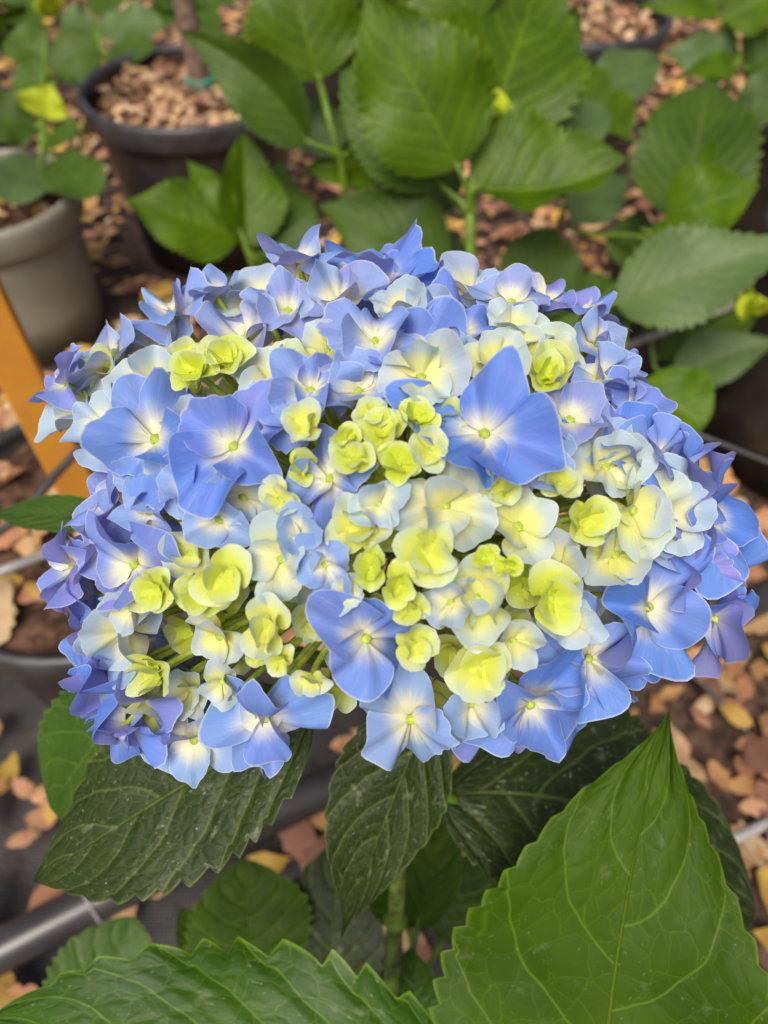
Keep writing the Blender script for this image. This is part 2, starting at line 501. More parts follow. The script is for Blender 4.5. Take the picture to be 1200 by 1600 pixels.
BARKT = [(.80, .56, .34), (.62, .40, .24), (.70, .48, .28), (.52, .30, .17), (.40, .21, .12), (.66, .46, .20), (.30, .15, .09)]
pot(-.300, 1.263, .165, .122, .262, M_POT_BLACK, M_POT_RIM, "large black plastic pot of pale bark chips with a tree trunk growing in it", .028, 420, .036, BARKT)
pot(-.545, 1.0, .125, .102, .225, M_POT_GREY, M_POT_GREY, "olive grey plastic pot with a broad rim beside the orange stake", .03, 60, .042, DRY)
pot(-.270, .455, .158, .125, .20, M_POT_BLACK, M_POT_RIM, "wide black pot of brown soil holding the orange wooden stake", .022, 0, .026)
pot(.565, .745, .150, .125, .30, M_POT_BLACK, M_POT_BLACK, "tall black pot standing in shade under the leaves beside the pipe", .03, 60, .03, DRY)
pot(.375, .905, .078, .068, .19, M_POT_BLACK, M_POT_BLACK, "small black pot tucked under green leaves beside the tall black pot", .02, 20, .02, DRY)
pot(.34, 1.545, .165, .125, .275, M_POT_BLACK, M_POT_RIM, "black plastic pot of bark chips behind the green hydrangea bushes", .03, 260, .034, BARKT)
pot(-.12, 1.83, .17, .13, .27, M_POT_BLACK, M_POT_BLACK, "black pot standing behind the potted tree trunk", .03, 80, .034, BARKT)
pot(-.93, 1.62, .17, .13, .25, M_POT_BLACK, M_POT_BLACK, "black pot in shade behind the olive grey pot", .03, 60, .034, DRY)
pot(.72, 1.22, .15, .12, .24, M_POT_BLACK, M_POT_RIM, "black pot under the leafy plant beside the pot of bark chips", .03, 60, .03, DRY)
pot(.085, .625, .105, .085, .19, M_POT_BLACK, M_POT_RIM, "black pot hidden behind the blue flower head, holding the leafy bush", .02, 40, .022, DRY)
pot(0.0, -.075, .105, .085, .17, M_POT_BLACK, M_POT_RIM, "black pot from which the blue hydrangea grows", .02, 20, .022, DRY)

# ------------------------------------------------------------------ pipe, wires, stake, trunk
def line_things():
    # irrigation pipe: lies on the ground between two photo points
    A = ground_at(-260, 1626, .019); B = ground_at(1500, 768, .019)
    A[2] = B[2] = 0
    pts = [lerp(A, B, t) + np.array([0, .012 * math.sin(t * 6), .019 + .002 * math.sin(t * 9)]) for t in np.linspace(-.15, 1.2, 40)]
    pts = np.array(pts)
    mb = MB(); tube(mb, pts, .0185, 24)
    o = mb.build("irrigation_pipe", M_PIPE, None, pts[0]); tag(o, "thick black irrigation pipe lying across the ground", "pipe")
    mb = MB()
    i = np.argmin([abs(proj(p)[0] - 146) for p in np.array([lerp(pts[k], pts[k+1], q) for k in range(39) for q in np.linspace(0, 1, 20, endpoint=False)])])
    P = [lerp(pts[k], pts[k+1], q) for k in range(39) for q in np.linspace(0, 1, 20, endpoint=False)][i]
    d = nz(pts[20] - pts[10]); sd_ = np.cross(d, [0, 0, 1])
    loop = [P + .0197 * (math.cos(a) * sd_ + math.sin(a) * np.array([0, 0, 1])) + d * .004 * math.cos(a) for a in np.linspace(0, 2*math.pi, 25)]
    tube(mb, loop, .0014, 6)
    tube(mb, [loop[12], loop[12] - sd_ * .03 + np.array([0, 0, -.012])], .0012, 6)
    mb.build("wire_tie", M_WIRE, o, P)
    # thin wires
    def wire(name, pts, r, m, label, cat="wire"):
        mb = MB(); tube(mb, pts, r, 8)
        tag(mb.build(name, m, None, pts[0]), label, cat)
    z = .185
    g = [unp(-120, 925, .62), unp(0, 893, .62), unp(45, 876, .63), unp(95, 858, .64), unp(160, 838, .66), unp(260, 800, .70)]
    wire("drip_tube", g, .0042, M_WIRE, "thin pale grey tube lying over the soil of the stake pot", "tube")
    g = [unp(-40, 860, .60), unp(40, 800, .60), unp(84, 745, .62), unp(120, 706, .63), unp(158, 682, .64), unp(230, 640, .66)]
    wire("support_wire", g, .0036, M_WIRE_D, "dark wire crossing in front of the orange stake")
    g = [ground_at(1000, 985, .03), ground_at(1060, 1035, .035), ground_at(1115, 1085, .02), ground_at(1165, 1140, .012), ground_at(1200, 1195, .008), ground_at(1240, 1290, .006)]
    wire("ground_wire", g, .0024, M_WIRE_D, "thin dark wire running over the soil beside the pipe")
    g = [ground_at(1080, 1330, .006), ground_at(1150, 1310, .012), ground_at(1200, 1285, .012), ground_at(1300, 1240, .012)]
    wire("drip_tube", g, .0052, M_WIRE, "pale grey tube lying on the soil by the large dark leaf", "tube")
    g = [unp(930, 560, .80), unp(1000, 532, .82), unp(1060, 511, .83), unp(1122, 488, .85), unp(1200, 455, .9)]
    wire("support_rod", g, .0042, M_ROD, "thin grey rod slanting under the leaves behind the flower head", "rod")
    g = [unp(1060, 668, .70), unp(1120, 690, .70), unp(1200, 722, .69), unp(1280, 760, .69)]
    wire("drip_line", g, .0022, M_WIRE_D, "thin dark line in front of the tall black pot", "wire")
    # orange stake, square section, standing in the left pot
    b = ground_at(141, 800, .17); b = b.copy()
    top = np.array([b[0] - .028, b[1] + .012, .80])
    mb = MB()
    ax = nz(top - b); e1 = nz(np.array([.90, .42, 0]) - ax * (np.array([.90, .42, 0]) @ ax)); e2 = np.cross(ax, e1)
    V = []; zs = np.linspace(-.05, 1, 14)
    hw, ht, bv = .0165, .0130, .002
    sec = [(-hw+bv, -ht), (hw-bv, -ht), (hw, -ht+bv), (hw, ht-bv), (hw-bv, ht), (-hw+bv, ht), (-hw, ht-bv), (-hw, -ht+bv)]
    for q in zs:
        c = lerp(b, top, q)
        for (p1, p2) in sec:
            w = 1 + .02 * math.sin(q * 11 + p1 * 90)
            V.append(c + e1 * p1 * w + e2 * p2 * w)
    F = grid_faces(14, 8, True) + [tuple(range(8))[::-1], tuple(13*8 + i for i in range(8))]
    mb.add(V, F)
    tag(mb.build("wooden_stake", M_WOOD, None, b, smooth=False), "orange square wooden stake standing in the wide black soil pot", "stake")
    # trunk in the big pot
    t = empty("tree_trunk", (-.300, 1.275, .22)); tag(t, "slim grey brown tree trunk rising from the black pot of bark chips", "tree")
    mb = MB()
    p0 = ground_at(318, 150, .225); 
    tr = [p0 + np.array([0, 0, -.03]), p0 + np.array([.0, .0, .02]), p0 + np.array([-.004, .0, .10]), p0 + np.array([-.012, .01, .25]), p0 + np.array([-.02, .02, .5]), p0 + np.array([-.02, .02, .9])]
    pts = np.array(tr); tube(mb, pts, [.021, .0185, .0165, .016, .015, .013], 14)
    mb.build("trunk", M_BARK, t, (-.300, 1.275, .22))
    mb = MB()
    for zz in (.012, .020, .028):
        tube(mb, [p0 + np.array([.0195 * math.cos(a), .0195 * math.sin(a), zz + .004 * math.sin(a)]) for a in np.linspace(0, 6.28, 20)], .0048, 6)
    mb.build("green_tape", M_TAG, t, (-.300, 1.275, .22))
line_things()

# ------------------------------------------------------------------ fallen leaves
def in_pot(x, y, extra=0.0):
    return any((x - a)**2 + (y - b)**2 < (r + extra)**2 for a, b, r in POTS)

def hid(px, py):
    """roughly behind the flower head or foreground leaves in the photograph"""
    if ((px - 620) / 500)**2 + ((py - 800) / 380)**2 < 1: return True
    if 200 < px < 1080 and 1000 < py < 1230: return True
    if px > 720 and py > 1330: return True
    return False

def litter():
    big = []; small = MB()
    bank = []
    for i in range(10):
        mb = MB()
        leaf_chip(mb, (0, 0, 0), 1.0, rng.uniform(.42, .68), 0, rng.uniform(-.12, .12), rng.uniform(-.2, .2), rng.uniform(-.30, .42), None, 5)
        m = mb.mesh("fallen_leaf"); m.materials.append(M_DRY_O)
        bank.append(m)
    words = {0: "orange", 1: "tan", 2: "rust", 3: "amber", 4: "brown", 5: "salmon", 6: "pale cream", 7: "dark brown", 8: "yellow"}
    spots = []
    for i in range(11500):
        y = 2.7 * rng.random() ** .8; x = rng.uniform(-.62, .62) * (1 + y * .55)
        if in_pot(x, y, .008): continue
        dens = 0.8
        if x < -.02 and y < .42: dens = .40
        if x > .14 and y < .5: dens = .75
        if -.6 < x < 0 and .58 < y < .98: dens = 1.0
        if x < -.28 and .95 < y < 1.2: dens = .75
        if y > 1.1: dens = .8
        if rng.random() > dens: continue
        spots.append((x, y, .002 + rng.uniform(0, .014), 'ground'))
    for i in range(70):
        a = rng.uniform(0, 6.28); rr = .135 * math.sqrt(rng.random())
        spots.append((-.27 + rr * math.cos(a), .455 + rr * math.sin(a), .184 + rng.uniform(0, .006), 'pot'))
    for (x, y, z, where) in spots:
        px, py, dz = proj((x, y, z))
        L = rng.choice((rng.uniform(.03, .062), rng.uniform(.016, .034))) if where == 'ground' else rng.uniform(.028, .06)
        if where == 'ground' and y > 1.1: L *= .8
        vis = -20 < px < 1220 and -20 < py < 1620 and not hid(px, py)
        big.append((L / dz if vis else 0, x, y, z, where, L))
    big.sort(reverse=True, key=lambda q: q[0])
    for k, (vsz, x, y, z, where, L) in enumerate(big):
        ci = rng.choices(range(9), [5, 5, 4, 3, 4, 4, 3, 3, 2])[0]
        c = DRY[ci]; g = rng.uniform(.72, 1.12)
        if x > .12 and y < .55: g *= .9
        if y > .6: g *= 1.2  # far leaf tint lightened to offset the shade back there
        yaw, ti, tj, cu = rng.uniform(0, 6.28), rng.uniform(-.3, .3), rng.uniform(-.3, .3), rng.uniform(-.2, .35)
        if k < 280 and vsz > 0:
            o = bpy.data.objects.new("fallen_leaf", rng.choice(bank))
            COL.objects.link(o)
            o.location = (x, y, z); o.rotation_euler = (tj * .5, ti * .5, yaw); o.scale = (L, L, L)
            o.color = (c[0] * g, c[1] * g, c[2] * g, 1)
            if where == 'pot': pl, gp = "lying on the soil of the stake pot", "fallen leaves on the stake pot soil"
            elif y < .12 + .455 * (x + .33) + .03 and x < .12: pl, gp = "on the black mat in front of the pipe", "fallen leaves in front of the pipe"
            elif x > .12 and y < .55: pl, gp = "on the dark soil beside the thin wire", "fallen leaves on the dark soil by the wire"
            elif x < -.1 and y > .6: pl, gp = "on the ground around the black and grey pots", "fallen leaves between the pots"
            elif y > .6: pl, gp = "on the ground behind the leafy bush", "fallen leaves behind the leafy bush"
            else: pl, gp = "on the ground between the pipe and the pots", "fallen leaves between pipe and pots"
            sz = "large" if L > .046 else ("small" if L < .036 else "mid-sized")
            tag(o, "%s dry %s fallen leaf %s" % (sz, words[ci], pl), "fallen leaf", sz + " " + words[ci] + " " + gp)
        else:
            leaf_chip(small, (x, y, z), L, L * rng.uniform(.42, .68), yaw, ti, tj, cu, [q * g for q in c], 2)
    o = small.build("leaf_litter", M_DRY_A)
    tag(o, "scattered carpet of dry orange and brown leaves on the ground", "leaf litter", kind="stuff")
litter()

# ------------------------------------------------------------------ leaves
def leaf_arrays(base, tip, W, nrm, bend=.06, fold=.12, curl=0.0, rows=60, cols=17, teeth=14, tamp=.07, wav=.02, seed=0, wide=.42, acum=1.0, sbend=0.0, asym=0.0, puff=.007, tipdroop=0.0, nsec=7.0):
    r = np.random.RandomState(seed)
    base = np.asarray(base, float); tip = np.asarray(tip, float)
    ax = tip - base; L = np.linalg.norm(ax); ax /= L
    nrm = nz(np.asarray(nrm, float) - ax * (np.asarray(nrm, float) @ ax))
    lat = np.cross(nrm, ax)
    s = np.linspace(0, 1, rows)
    # ovate half-width with drawn-out tip
    pr = s ** .62 * (1 - s) ** (.85 * acum)
    sm = .62 / (.62 + .85 * acum)
    pr = pr / (sm ** .62 * (1 - sm) ** (.85 * acum))
    pr = np.clip(pr, 0, 1) * (1 - .12 * sst(.75, .95, s))
    v = np.linspace(-1, 1, cols)
    S, Vv = np.meshgrid(s, v, indexing='ij')
    ph = r.uniform(0, 1, 2)
    out = []
    tf = lambda f: np.where(f < .80, np.clip(f / .80, 0, 1) ** .75, np.clip((1 - f) / .20, 0, 1))
    toothL = tf(np.mod(s * teeth + ph[0] + .15 * np.sin(s * 23), 1.0)); toothR = tf(np.mod(s * teeth * 1.04 + ph[1] + .15 * np.sin(s * 19 + 1), 1.0))
    fade = sst(.03, .15, s) * (1 - sst(.90, .99, s))
    hwL = W / 2 * pr * (1 + tamp * (toothL - .5) * fade * 2) * (1 + .05 * np.sin(s * 5 + r.uniform(0, 6)))
    hwR = W / 2 * pr * (1 + tamp * (toothR - .5) * fade * 2) * (1 + .05 * np.sin(s * 5 + r.uniform(0, 6)))
    asy = np.where(Vv < 0, 1 - asym, 1 + asym)
    hw = np.where(Vv < 0, hwL[:, None], hwR[:, None]) * asy
    # toothed rim only near the margin: inner columns use the smooth width
    hs = (W / 2 * pr)[:, None] * asy
    k = np.abs(Vv) ** 6
    x = Vv * (hs * (1 - k) + hw * k)
    bendz = bend * L * 4 * S * (1 - S) - tipdroop * L * np.clip(S - .6, 0, 1) ** 2 * 4
    q = (S - .34 * np.abs(Vv) ** 1.25) * nsec + np.where(Vv > 0, .45, 0)
    puffz = puff * W * np.abs(np.sin(np.pi * q)) * np.abs(Vv) ** .5 * (1 - np.abs(Vv) ** 4) * np.sin(np.pi * np.clip(S, 0, 1)) ** .5
    wv = wav * W * np.abs(Vv) ** 2 * np.sin(S * r.uniform(9, 15) + np.where(Vv > 0, r.uniform(0, 6), r.uniform(0, 6))) * np.sin(np.pi * S) ** .5
    z = bendz + fold * np.abs(x) + curl * x * x / W * 4 + puffz + wv
    sideways = sbend * L * 4 * S * (1 - S)
    P = base + ax * (S * L)[..., None] + lat * (x + sideways)[..., None] + nrm * z[..., None]
    uv = np.stack([S * .998 + .001, Vv * .5 + .5], -1)
    return P.reshape(-1, 3), uv.reshape(-1, 2), [q[::-1] for q in grid_faces(rows, cols)]

LEAFN = [0]
def leaf(parent, b, t, wpx, mat, roll=0.0, nup=.6, petiole=None, prad=.0017, pmat=None, **kw):
    """b, t: (px, py, depth) of blade base and tip; wpx: blade width in photo pixels"""
    LEAFN[0] += 1
    B = unp(*b); T = unp(*t)
    W = wpx / FPX * (b[2] + t[2]) / 2
    ax = nz(T - B)
    n0 = nz(nz(CAM - (B + T) / 2) * (1 - nup) + np.array([0, 0, 1.0]) * nup)
    n0 = nz(n0 - ax * (n0 @ ax))
    rr = math.radians(roll)
    n = n0 * math.cos(rr) + np.cross(ax, n0) * math.sin(rr)
    kw.setdefault("seed", LEAFN[0] * 13 + 5)
    V, uv, F = leaf_arrays(B, T, W, n, **kw)
    mb = MB(); mb.add(V, F, uv)
    o = mb.build("leaf", mat, parent, B)
    if petiole is not None:
        q = np.asarray(petiole, float)
        mb = MB()
        inn = nz(B - T)
        L = np.linalg.norm(q - B)
        tube(mb, bez(B - inn * .006, B + inn * L * .35, q + (B - q) * .3 + np.array([0, 0, .01]), q, 9), [prad * (.9 + .4 * i / 8) for i in range(9)], 7)
        mb.build("petiole", pmat or M_SHOOT, o, B)
    return o

# ================================================================== the hydrangea in flower
HC = unp(620, 792, .245)                       # centre of the flower head
HA, HB, HZ = .095, .073, .062                  # its half axes
hyd = empty("hydrangea_plant", (0, -.075, .15))
tag(hyd, "hydrangea with one large mophead of blue, cream and lime florets", "hydrangea")

STEM = lambda k: lerp(np.array([HC[0], HC[1], HC[2] - .022]), np.array([-.002, -.072, .14]), k) + np.array([.004 * math.sin(k * 5), .018 * math.sin(k * math.pi), 0])
mb = MB(); tube(mb, [STEM(k) for k in np.linspace(0, 1, 16)], np.linspace(.0032, .0046, 16), 10)
mb.build("stem", M_STEM, hyd, (0, -.075, .15))
for k in (.13, .42, .70):
    mb = MB(); p = STEM(k); tube(mb, [p + np.array([0, .0005, .002]), p, p - np.array([0, .0006, .002])], [.0042, .0054, .0046], 10)
    mb.build("stem_node", M_SHOOT, hyd, p)

NODE = STEM(.13); NODE2 = STEM(.42); NODE3 = STEM(.70)
# large leaves around the head
leaf(hyd, (930, 1830, .262), (1042, 1102, .262), 535, M_LEAF_BRIGHT, petiole=NODE3, bend=.05, fold=.10, rows=240, cols=45, teeth=17, tamp=.035, wav=.05, acum=1.65, tipdroop=-.05, sbend=.03, asym=.04, puff=.010, nsec=5.5, nup=.75, prad=.003, seed=3)
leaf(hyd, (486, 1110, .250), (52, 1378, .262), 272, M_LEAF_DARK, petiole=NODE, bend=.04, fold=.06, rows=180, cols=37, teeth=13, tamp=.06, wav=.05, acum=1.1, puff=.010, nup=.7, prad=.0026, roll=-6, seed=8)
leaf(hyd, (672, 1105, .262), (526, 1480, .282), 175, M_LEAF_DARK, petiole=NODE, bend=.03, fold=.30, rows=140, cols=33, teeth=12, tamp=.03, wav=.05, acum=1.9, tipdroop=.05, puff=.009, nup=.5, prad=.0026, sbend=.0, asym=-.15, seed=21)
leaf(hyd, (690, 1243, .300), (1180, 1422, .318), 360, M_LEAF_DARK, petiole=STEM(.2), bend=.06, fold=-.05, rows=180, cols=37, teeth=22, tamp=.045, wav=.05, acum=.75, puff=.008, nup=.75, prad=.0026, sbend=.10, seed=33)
leaf(hyd, (250, 1040, .300), (78, 1262, .335), 235, M_LEAF_MID, petiole=NODE, bend=.03, fold=-.05, rows=140, cols=29, teeth=18, tamp=.05, wav=.04, acum=.6, puff=.006, nup=.7, prad=.0024)
leaf(hyd, (740, 1720, .255), (-30, 1602, .262), 330, M_LEAF_GLOSS, petiole=NODE3, bend=.06, fold=.03, rows=220, cols=41, teeth=11, tamp=.09, wav=.06, acum=.9, puff=.011, nup=.8, prad=.003, roll=-8, seed=5)
leaf(hyd, (200, 812, .300), (-4, 804, .322), 62, M_LEAF_MID, petiole=NODE, bend=.02, fold=.25, rows=60, cols=15, teeth=8, tamp=.03, acum=.8, nup=.6, prad=.0022)
# lower shoots
leaf(hyd, (395, 1545, .43), (382, 1342, .44), 190, M_LEAF_BRIGHT, petiole=NODE3 + np.array([-.02, .02, .0]), bend=.05, fold=.1, rows=80, cols=19, teeth=12, tamp=.06, nup=.6, acum=.8)
leaf(hyd, (510, 1600, .44), (530, 1318, .45), 165, M_LEAF_DARK, petiole=NODE3 + np.array([-.01, .02, -.02]), bend=.05, fold=.1, rows=80, cols=19, teeth=12, tamp=.05, nup=.6, acum=.7)
leaf(hyd, (120, 1650, .42), (207, 1432, .44), 165, M_LEAF_MID, petiole=NODE3 + np.array([-.03, .02, .0]), bend=.04, fold=.15, rows=80, cols=19, teeth=12, tamp=.06, nup=.6, roll=10, acum=.7)
leaf(hyd, (652, 1452, .40), (700, 1232, .42), 95, M_LEAF_BRIGHT, petiole=STEM(.62), bend=.05, fold=.25, rows=70, cols=17, teeth=10, tamp=.04, nup=.4)
leaf(hyd, (640, 1450, .405), (570, 1330, .42), 75, M_LEAF_BRIGHT, petiole=STEM(.62), bend=.05, fold=.2, rows=60, cols=15, teeth=10, tamp=.04, nup=.5)
leaf(hyd, (690, 1470, .43), (760, 1330, .45), 110, M_LEAF_MID, petiole=STEM(.64), bend=.05, fold=.2, rows=60, cols=15, teeth=10, tamp=.05, nup=.5)
leaf(hyd, (655, 1640, .36), (640, 1480, .38), 90, M_LEAF_GLOSS, petiole=STEM(.72), bend=.05, fold=.2, rows=60, cols=15, teeth=10, tamp=.07, nup=.5)
leaf(hyd, (330, 1500, .46), (280, 1420, .47), 60, M_LEAF_BRIGHT, petiole=NODE3 + np.array([-.03, .03, .0]), bend=.05, fold=.2, rows=50, cols=13, teeth=10, tamp=.05, nup=.5)
# yellow-green petiole seen under the right-hand leaf
# ------------------------------------------------------------------ florets
# (px, py, radius px, age 0 lime bud .. 1 deep blue, violet flush, lean x, lean y in picture, spin deg or None)
FL = [
 (592,428,82,.97,.1,0,-.2),(648,440,62,.92,.35,.1,-.2),(470,432,58,.78,.3,0,-.1),(527,444,40,.42,0,0,0),(402,462,56,.56,0,-.1,0),(345,478,48,.72,.4,-.2,0),
 (282,505,50,.80,.2,-.3,0),(738,462,60,.58,.1,.1,-.1),(792,492,54,.66,.4,.1,0),(846,490,58,.84,.8,.1,-.2),(902,510,46,.86,.4,.3,0),(922,548,42,.68,.3,.2,0),
 (968,590,40,.86,.3,.4,0),(455,505,54,.70,.5,0,0),(533,492,58,.62,.5,0,0),(632,502,46,.52,0,0,0),(672,508,38,.55,.2,0,0),(382,530,70,.64,.7,-.1,-.2),
 (722,528,72,.96,.2,.2,.1),(655,562,76,.88,.2,0,.1),(588,556,66,.78,.3,0,0),(512,545,48,.40,0,.1,0),(462,578,42,.24,0,0,0),(425,598,52,.46,0,0,.1),
 (560,612,62,.68,.2,.1,.1),(492,625,56,.80,.3,.1,.2),(656,608,58,.42,0,0,.2),(300,568,34,.18,0,0,0),(345,575,40,.16,0,0,0),(332,612,38,.06,0,0,.1),(372,592,40,.12,0,.1,0),
 (255,610,62,.48,0,.1,.1),(235,540,56,.62,.4,-.2,-.2),(165,572,58,.66,.4,-.3,-.1),(200,602,44,.24,0,-.1,0),(142,655,52,.52,0,-.2,.2),(120,610,42,.84,.7,-.4,0),
 (190,688,54,.56,0,-.1,.3),(262,698,86,.90,.1,-.15,.3),(378,708,90,.93,.35,.05,.35),(455,655,44,.82,.3,.1,.2),(490,690,36,.26,0,0,.1),(476,735,30,.14,0,0,.2),
 (515,748,52,.84,.3,-.3,.1),(560,735,34,.16,0,0,.1),(545,708,28,.10,0,0,0),(600,690,40,.14,0,0,0),(648,676,36,.06,0,0,0),(622,735,34,.06,0,0,0),(666,722,34,.24,0,0,.1),(585,668,30,.20,0,0,0),
 (748,690,96,1.0,.2,-.05,.25),(768,580,44,.36,0,0,.1),(812,560,52,.30,0,0,0),(850,590,44,.14,0,0,0),(836,618,34,.05,0,0,0),(870,562,44,.32,0,.1,0),(800,530,46,.46,0,0,0),
 (892,655,62,.66,.6,.1,.1),(960,625,56,.82,.6,.4,0),(990,655,46,.88,.5,.5,0),(965,690,58,.94,.1,.4,.1),(832,722,58,.62,.2,.1,.2),(948,728,56,.42,0,.1,.1),(940,690,40,.60,.1,.1,.1),
 (985,798,66,.36,0,.1,.2),(912,812,44,.14,0,0,.2),(1035,800,58,.52,0,.2,.1),(1062,758,66,.92,.2,.4,0),(1082,808,66,.94,.1,.4,.1),(1108,905,78,.96,.2,.4,.1),(1112,962,60,.97,.2,.4,.2),
 (1062,885,52,.84,.8,.3,.1),(968,868,54,.36,0,.1,.2),(1010,945,92,.93,.1,.1,.3),(992,1010,72,.96,.3,.2,.4),(925,1030,88,.86,.1,.2,.3),(895,1105,86,.96,.2,.2,.4),
 (824,1092,88,.90,.1,0,.55),(737,1102,56,.62,0,.05,.4),(640,1112,78,.74,.1,-.05,.45),(575,995,86,.92,.25,.25,.3),(742,1015,50,.18,0,0,.25),(742,932,58,.32,.1,0,.2),
 (845,925,54,.10,0,0,.15),(700,935,42,.52,.2,-.1,.1),(815,822,58,.36,0,0,.15),(695,792,68,.44,.1,0,.2),(566,825,50,.26,0,0,.15),(662,862,48,.20,0,0,.1),(582,882,34,.10,0,0,.1),
 (622,905,36,.08,0,0,.1),(745,868,24,.03,0,0,0),(776,880,22,.02,0,0,0),(880,885,46,.44,.3,0,.1),(645,1002,36,.20,0,0,.2),(800,1000,42,.40,.1,0,.3),
 (444,872,56,.44,0,0,.3),(372,892,48,.15,0,0,.2),(324,922,44,.08,0,-.05,.2),(270,912,42,.12,0,-.1,.2),(432,965,48,.26,0,0,.3),(216,975,64,.54,0,-.1,.35),(275,1020,48,.18,0,-.1,.3),
 (338,1000,44,.36,.3,0,.3),(352,1058,34,.44,.2,0,.4),(258,1085,54,.32,0,-.1,.45),(312,1140,62,.70,.2,-.05,.55),(424,1098,80,.86,.15,0,.6),(205,1090,66,.92,.5,-.3,.4),
 (160,1065,54,.96,.1,-.5,.2),(195,1135,46,.94,.4,-.3,.5),(150,985,50,.96,.1,-.5,.1),(155,925,58,.92,.4,-.5,0),(222,880,64,.86,.7,-.4,.1),(108,885,56,.86,.7,-.6,-.1),(160,840,58,.80,.7,-.4,0),
 (172,785,46,.84,.6,-.4,-.1),(292,865,42,.32,.1,-.1,.2),(342,812,54,.66,.3,-.1,.2),(375,775,48,.58,.1,0,.2),(512,880,48,.78,.2,.1,.2),(475,835,46,.66,.1,0,.2),(448,785,34,.30,0,0,.2),
 (492,1045,28,.32,0,0,.4),(452,1012,26,.20,0,0,.3),(592,792,40,.54,0,0,.1),(700,655,30,.16,0,0,0),(780,760,36,.20,0,0,.1),(640,945,30,.16,0,0,.1),(865,760,34,.22,0,0,.1),(545,920,30,.4,0,0,.1),
 (300,655,40,.5,.1,0,.1),(410,640,40,.6,.2,0,.1),(705,560,36,.6,.2,0,0),(880,960,40,.5,.1,0,.2),(1040,840,44,.6,.2,.2,.1),(240,800,50,.8,.3,-.2,.1),(300,760,44,.7,.2,-.1,.1),(410,1015,24,.1,0,0,.2),
 (245,1045,44,.35,0,-.1,.3),(305,1065,38,.42,.1,0,.4),(200,1035,46,.66,.3,-.2,.3),(235,760,46,.7,.2,-.2,.2),
 (930,600,40,.7,.3,.3,0),(1010,720,48,.86,.3,.4,0),(230,940,40,.5,.2,-.2,.2),
]

def head_point(px, py):
    d = FW + (px - 600) / FPX * RT + (800 - py) / FPX * UP
    S = np.array([1 / HA, 1 / HB, 1 / HZ])
    o = (CAM - HC) * S; dd = d * S
    a = dd @ dd; b = o @ dd; c = o @ o - 1
    disc = b * b - a * c
    t = (-b - math.sqrt(disc)) / a if disc > 0 else -b / a
    P = CAM + t * d
    N = nz((P - HC) * S * S)
    return P, N, t

def sepal(L, age, r, base_c, ex, ey, en, yaw, first):
    """one sepal as a fan of radius L around the floret centre"""
    nt, na = (10, 31) if L > .0085 else (8, 17)
    if age > .72:   # open, flat, pointed, wavy
        wide = r.uniform(1.15, 1.38); kk = r.uniform(.44, .72); e0, e1 = (r.uniform(.15, .50), r.uniform(-.75, .25)) if first else (r.uniform(.55, 1.0), r.uniform(-.45, .55)); cup = r.uniform(-.15, .60)
        cusp = r.uniform(.06, .28); scal = r.uniform(.015, .05) if r.uniform() < .45 else 0.0; wave = r.uniform(.16, .33)
    elif age > .33: # half open bowls
        wide = r.uniform(1.22, 1.42); kk = r.uniform(.40, .55); e0, e1 = (r.uniform(.25, .60), r.uniform(-.40, .65)) if first else (r.uniform(.65, 1.05), r.uniform(-.1, 1.1)); cup = r.uniform(.25, .85)
        cusp = r.uniform(.0, .10); scal = r.uniform(0, .03); wave = r.uniform(.10, .24)
    else:           # tight lime cups
        wide = r.uniform(1.25, 1.45); kk = r.uniform(.36, .5); e0, e1 = (r.uniform(.30, .60), r.uniform(.10, .9)) if first else (r.uniform(.7, 1.0), r.uniform(.6, 1.5)); cup = r.uniform(.3, .9)
        cusp = r.uniform(.0, .05); scal = r.uniform(0, .02); wave = r.uniform(.08, .18)
    t = np.linspace(0, 1, nt) ** .85
    fi = np.linspace(-1, 1, na)
    T, Fi = np.meshgrid(t, fi, indexing='ij')
    phi = Fi * wide
    R = np.cos(Fi * math.pi / 2 * .96) ** kk
    R = R * (1 + cusp * np.exp(-(Fi / .16) ** 2)) * (1 + scal * np.cos(Fi * 27 + 3 * Fi ** 2)) * (1 + .06 * np.sin(Fi * 5 + r.uniform(0, 6)))
    x = T * R * np.cos(phi); y = T * R * np.sin(phi)
    rad = T * R
    xs = np.clip(x, -.1, 1.3)
    # bend of the mid line: elevation e(x) integrated
    e = lambda q: e0 + (e1 - e0) * q
    qq = np.linspace(0, 1.35, 60)
    cx_ = np.concatenate([[0], np.cumsum(np.cos(e(qq[:-1])) * np.diff(qq))]); cz_ = np.concatenate([[0], np.cumsum(np.sin(e(qq[:-1])) * np.diff(qq))])
    xa = np.maximum(x, 0)
    X = np.interp(xa, qq, cx_) + np.minimum(x, 0); Z = np.interp(xa, qq, cz_)
    el = e(xa)
    asym = r.uniform(-.25, .25)
    bulge = cup * y * y * .75 + asym * y * xa + r.uniform(-.22, .30) * np.sqrt(y * y + .003) * xa
    p1, p2 = r.uniform(0, 6.28, 2)
    wv = wave * T ** 1.7 * (np.sin(Fi * r.uniform(3.5, 6.0) + p1) + .5 * np.sin(Fi * r.uniform(8, 11) + p2))
    h = bulge + wv
    X = X - np.sin(el) * h; Z = Z + np.cos(el) * h
    Y = y * (1 - .12 * cup * np.abs(y))
    c, s = math.cos(yaw), math.sin(yaw)
    U = c * X - s * Y; Vv = s * X + c * Y
    P = base_c + L * (U[..., None] * ex + Vv[..., None] * ey + Z[..., None] * en)
    F = [q[::-1] for q in grid_faces(nt, na)]
    return P.reshape(-1, 3), F, np.clip(rad, 0, 1.1).ravel(), T.ravel(), Fi.ravel()

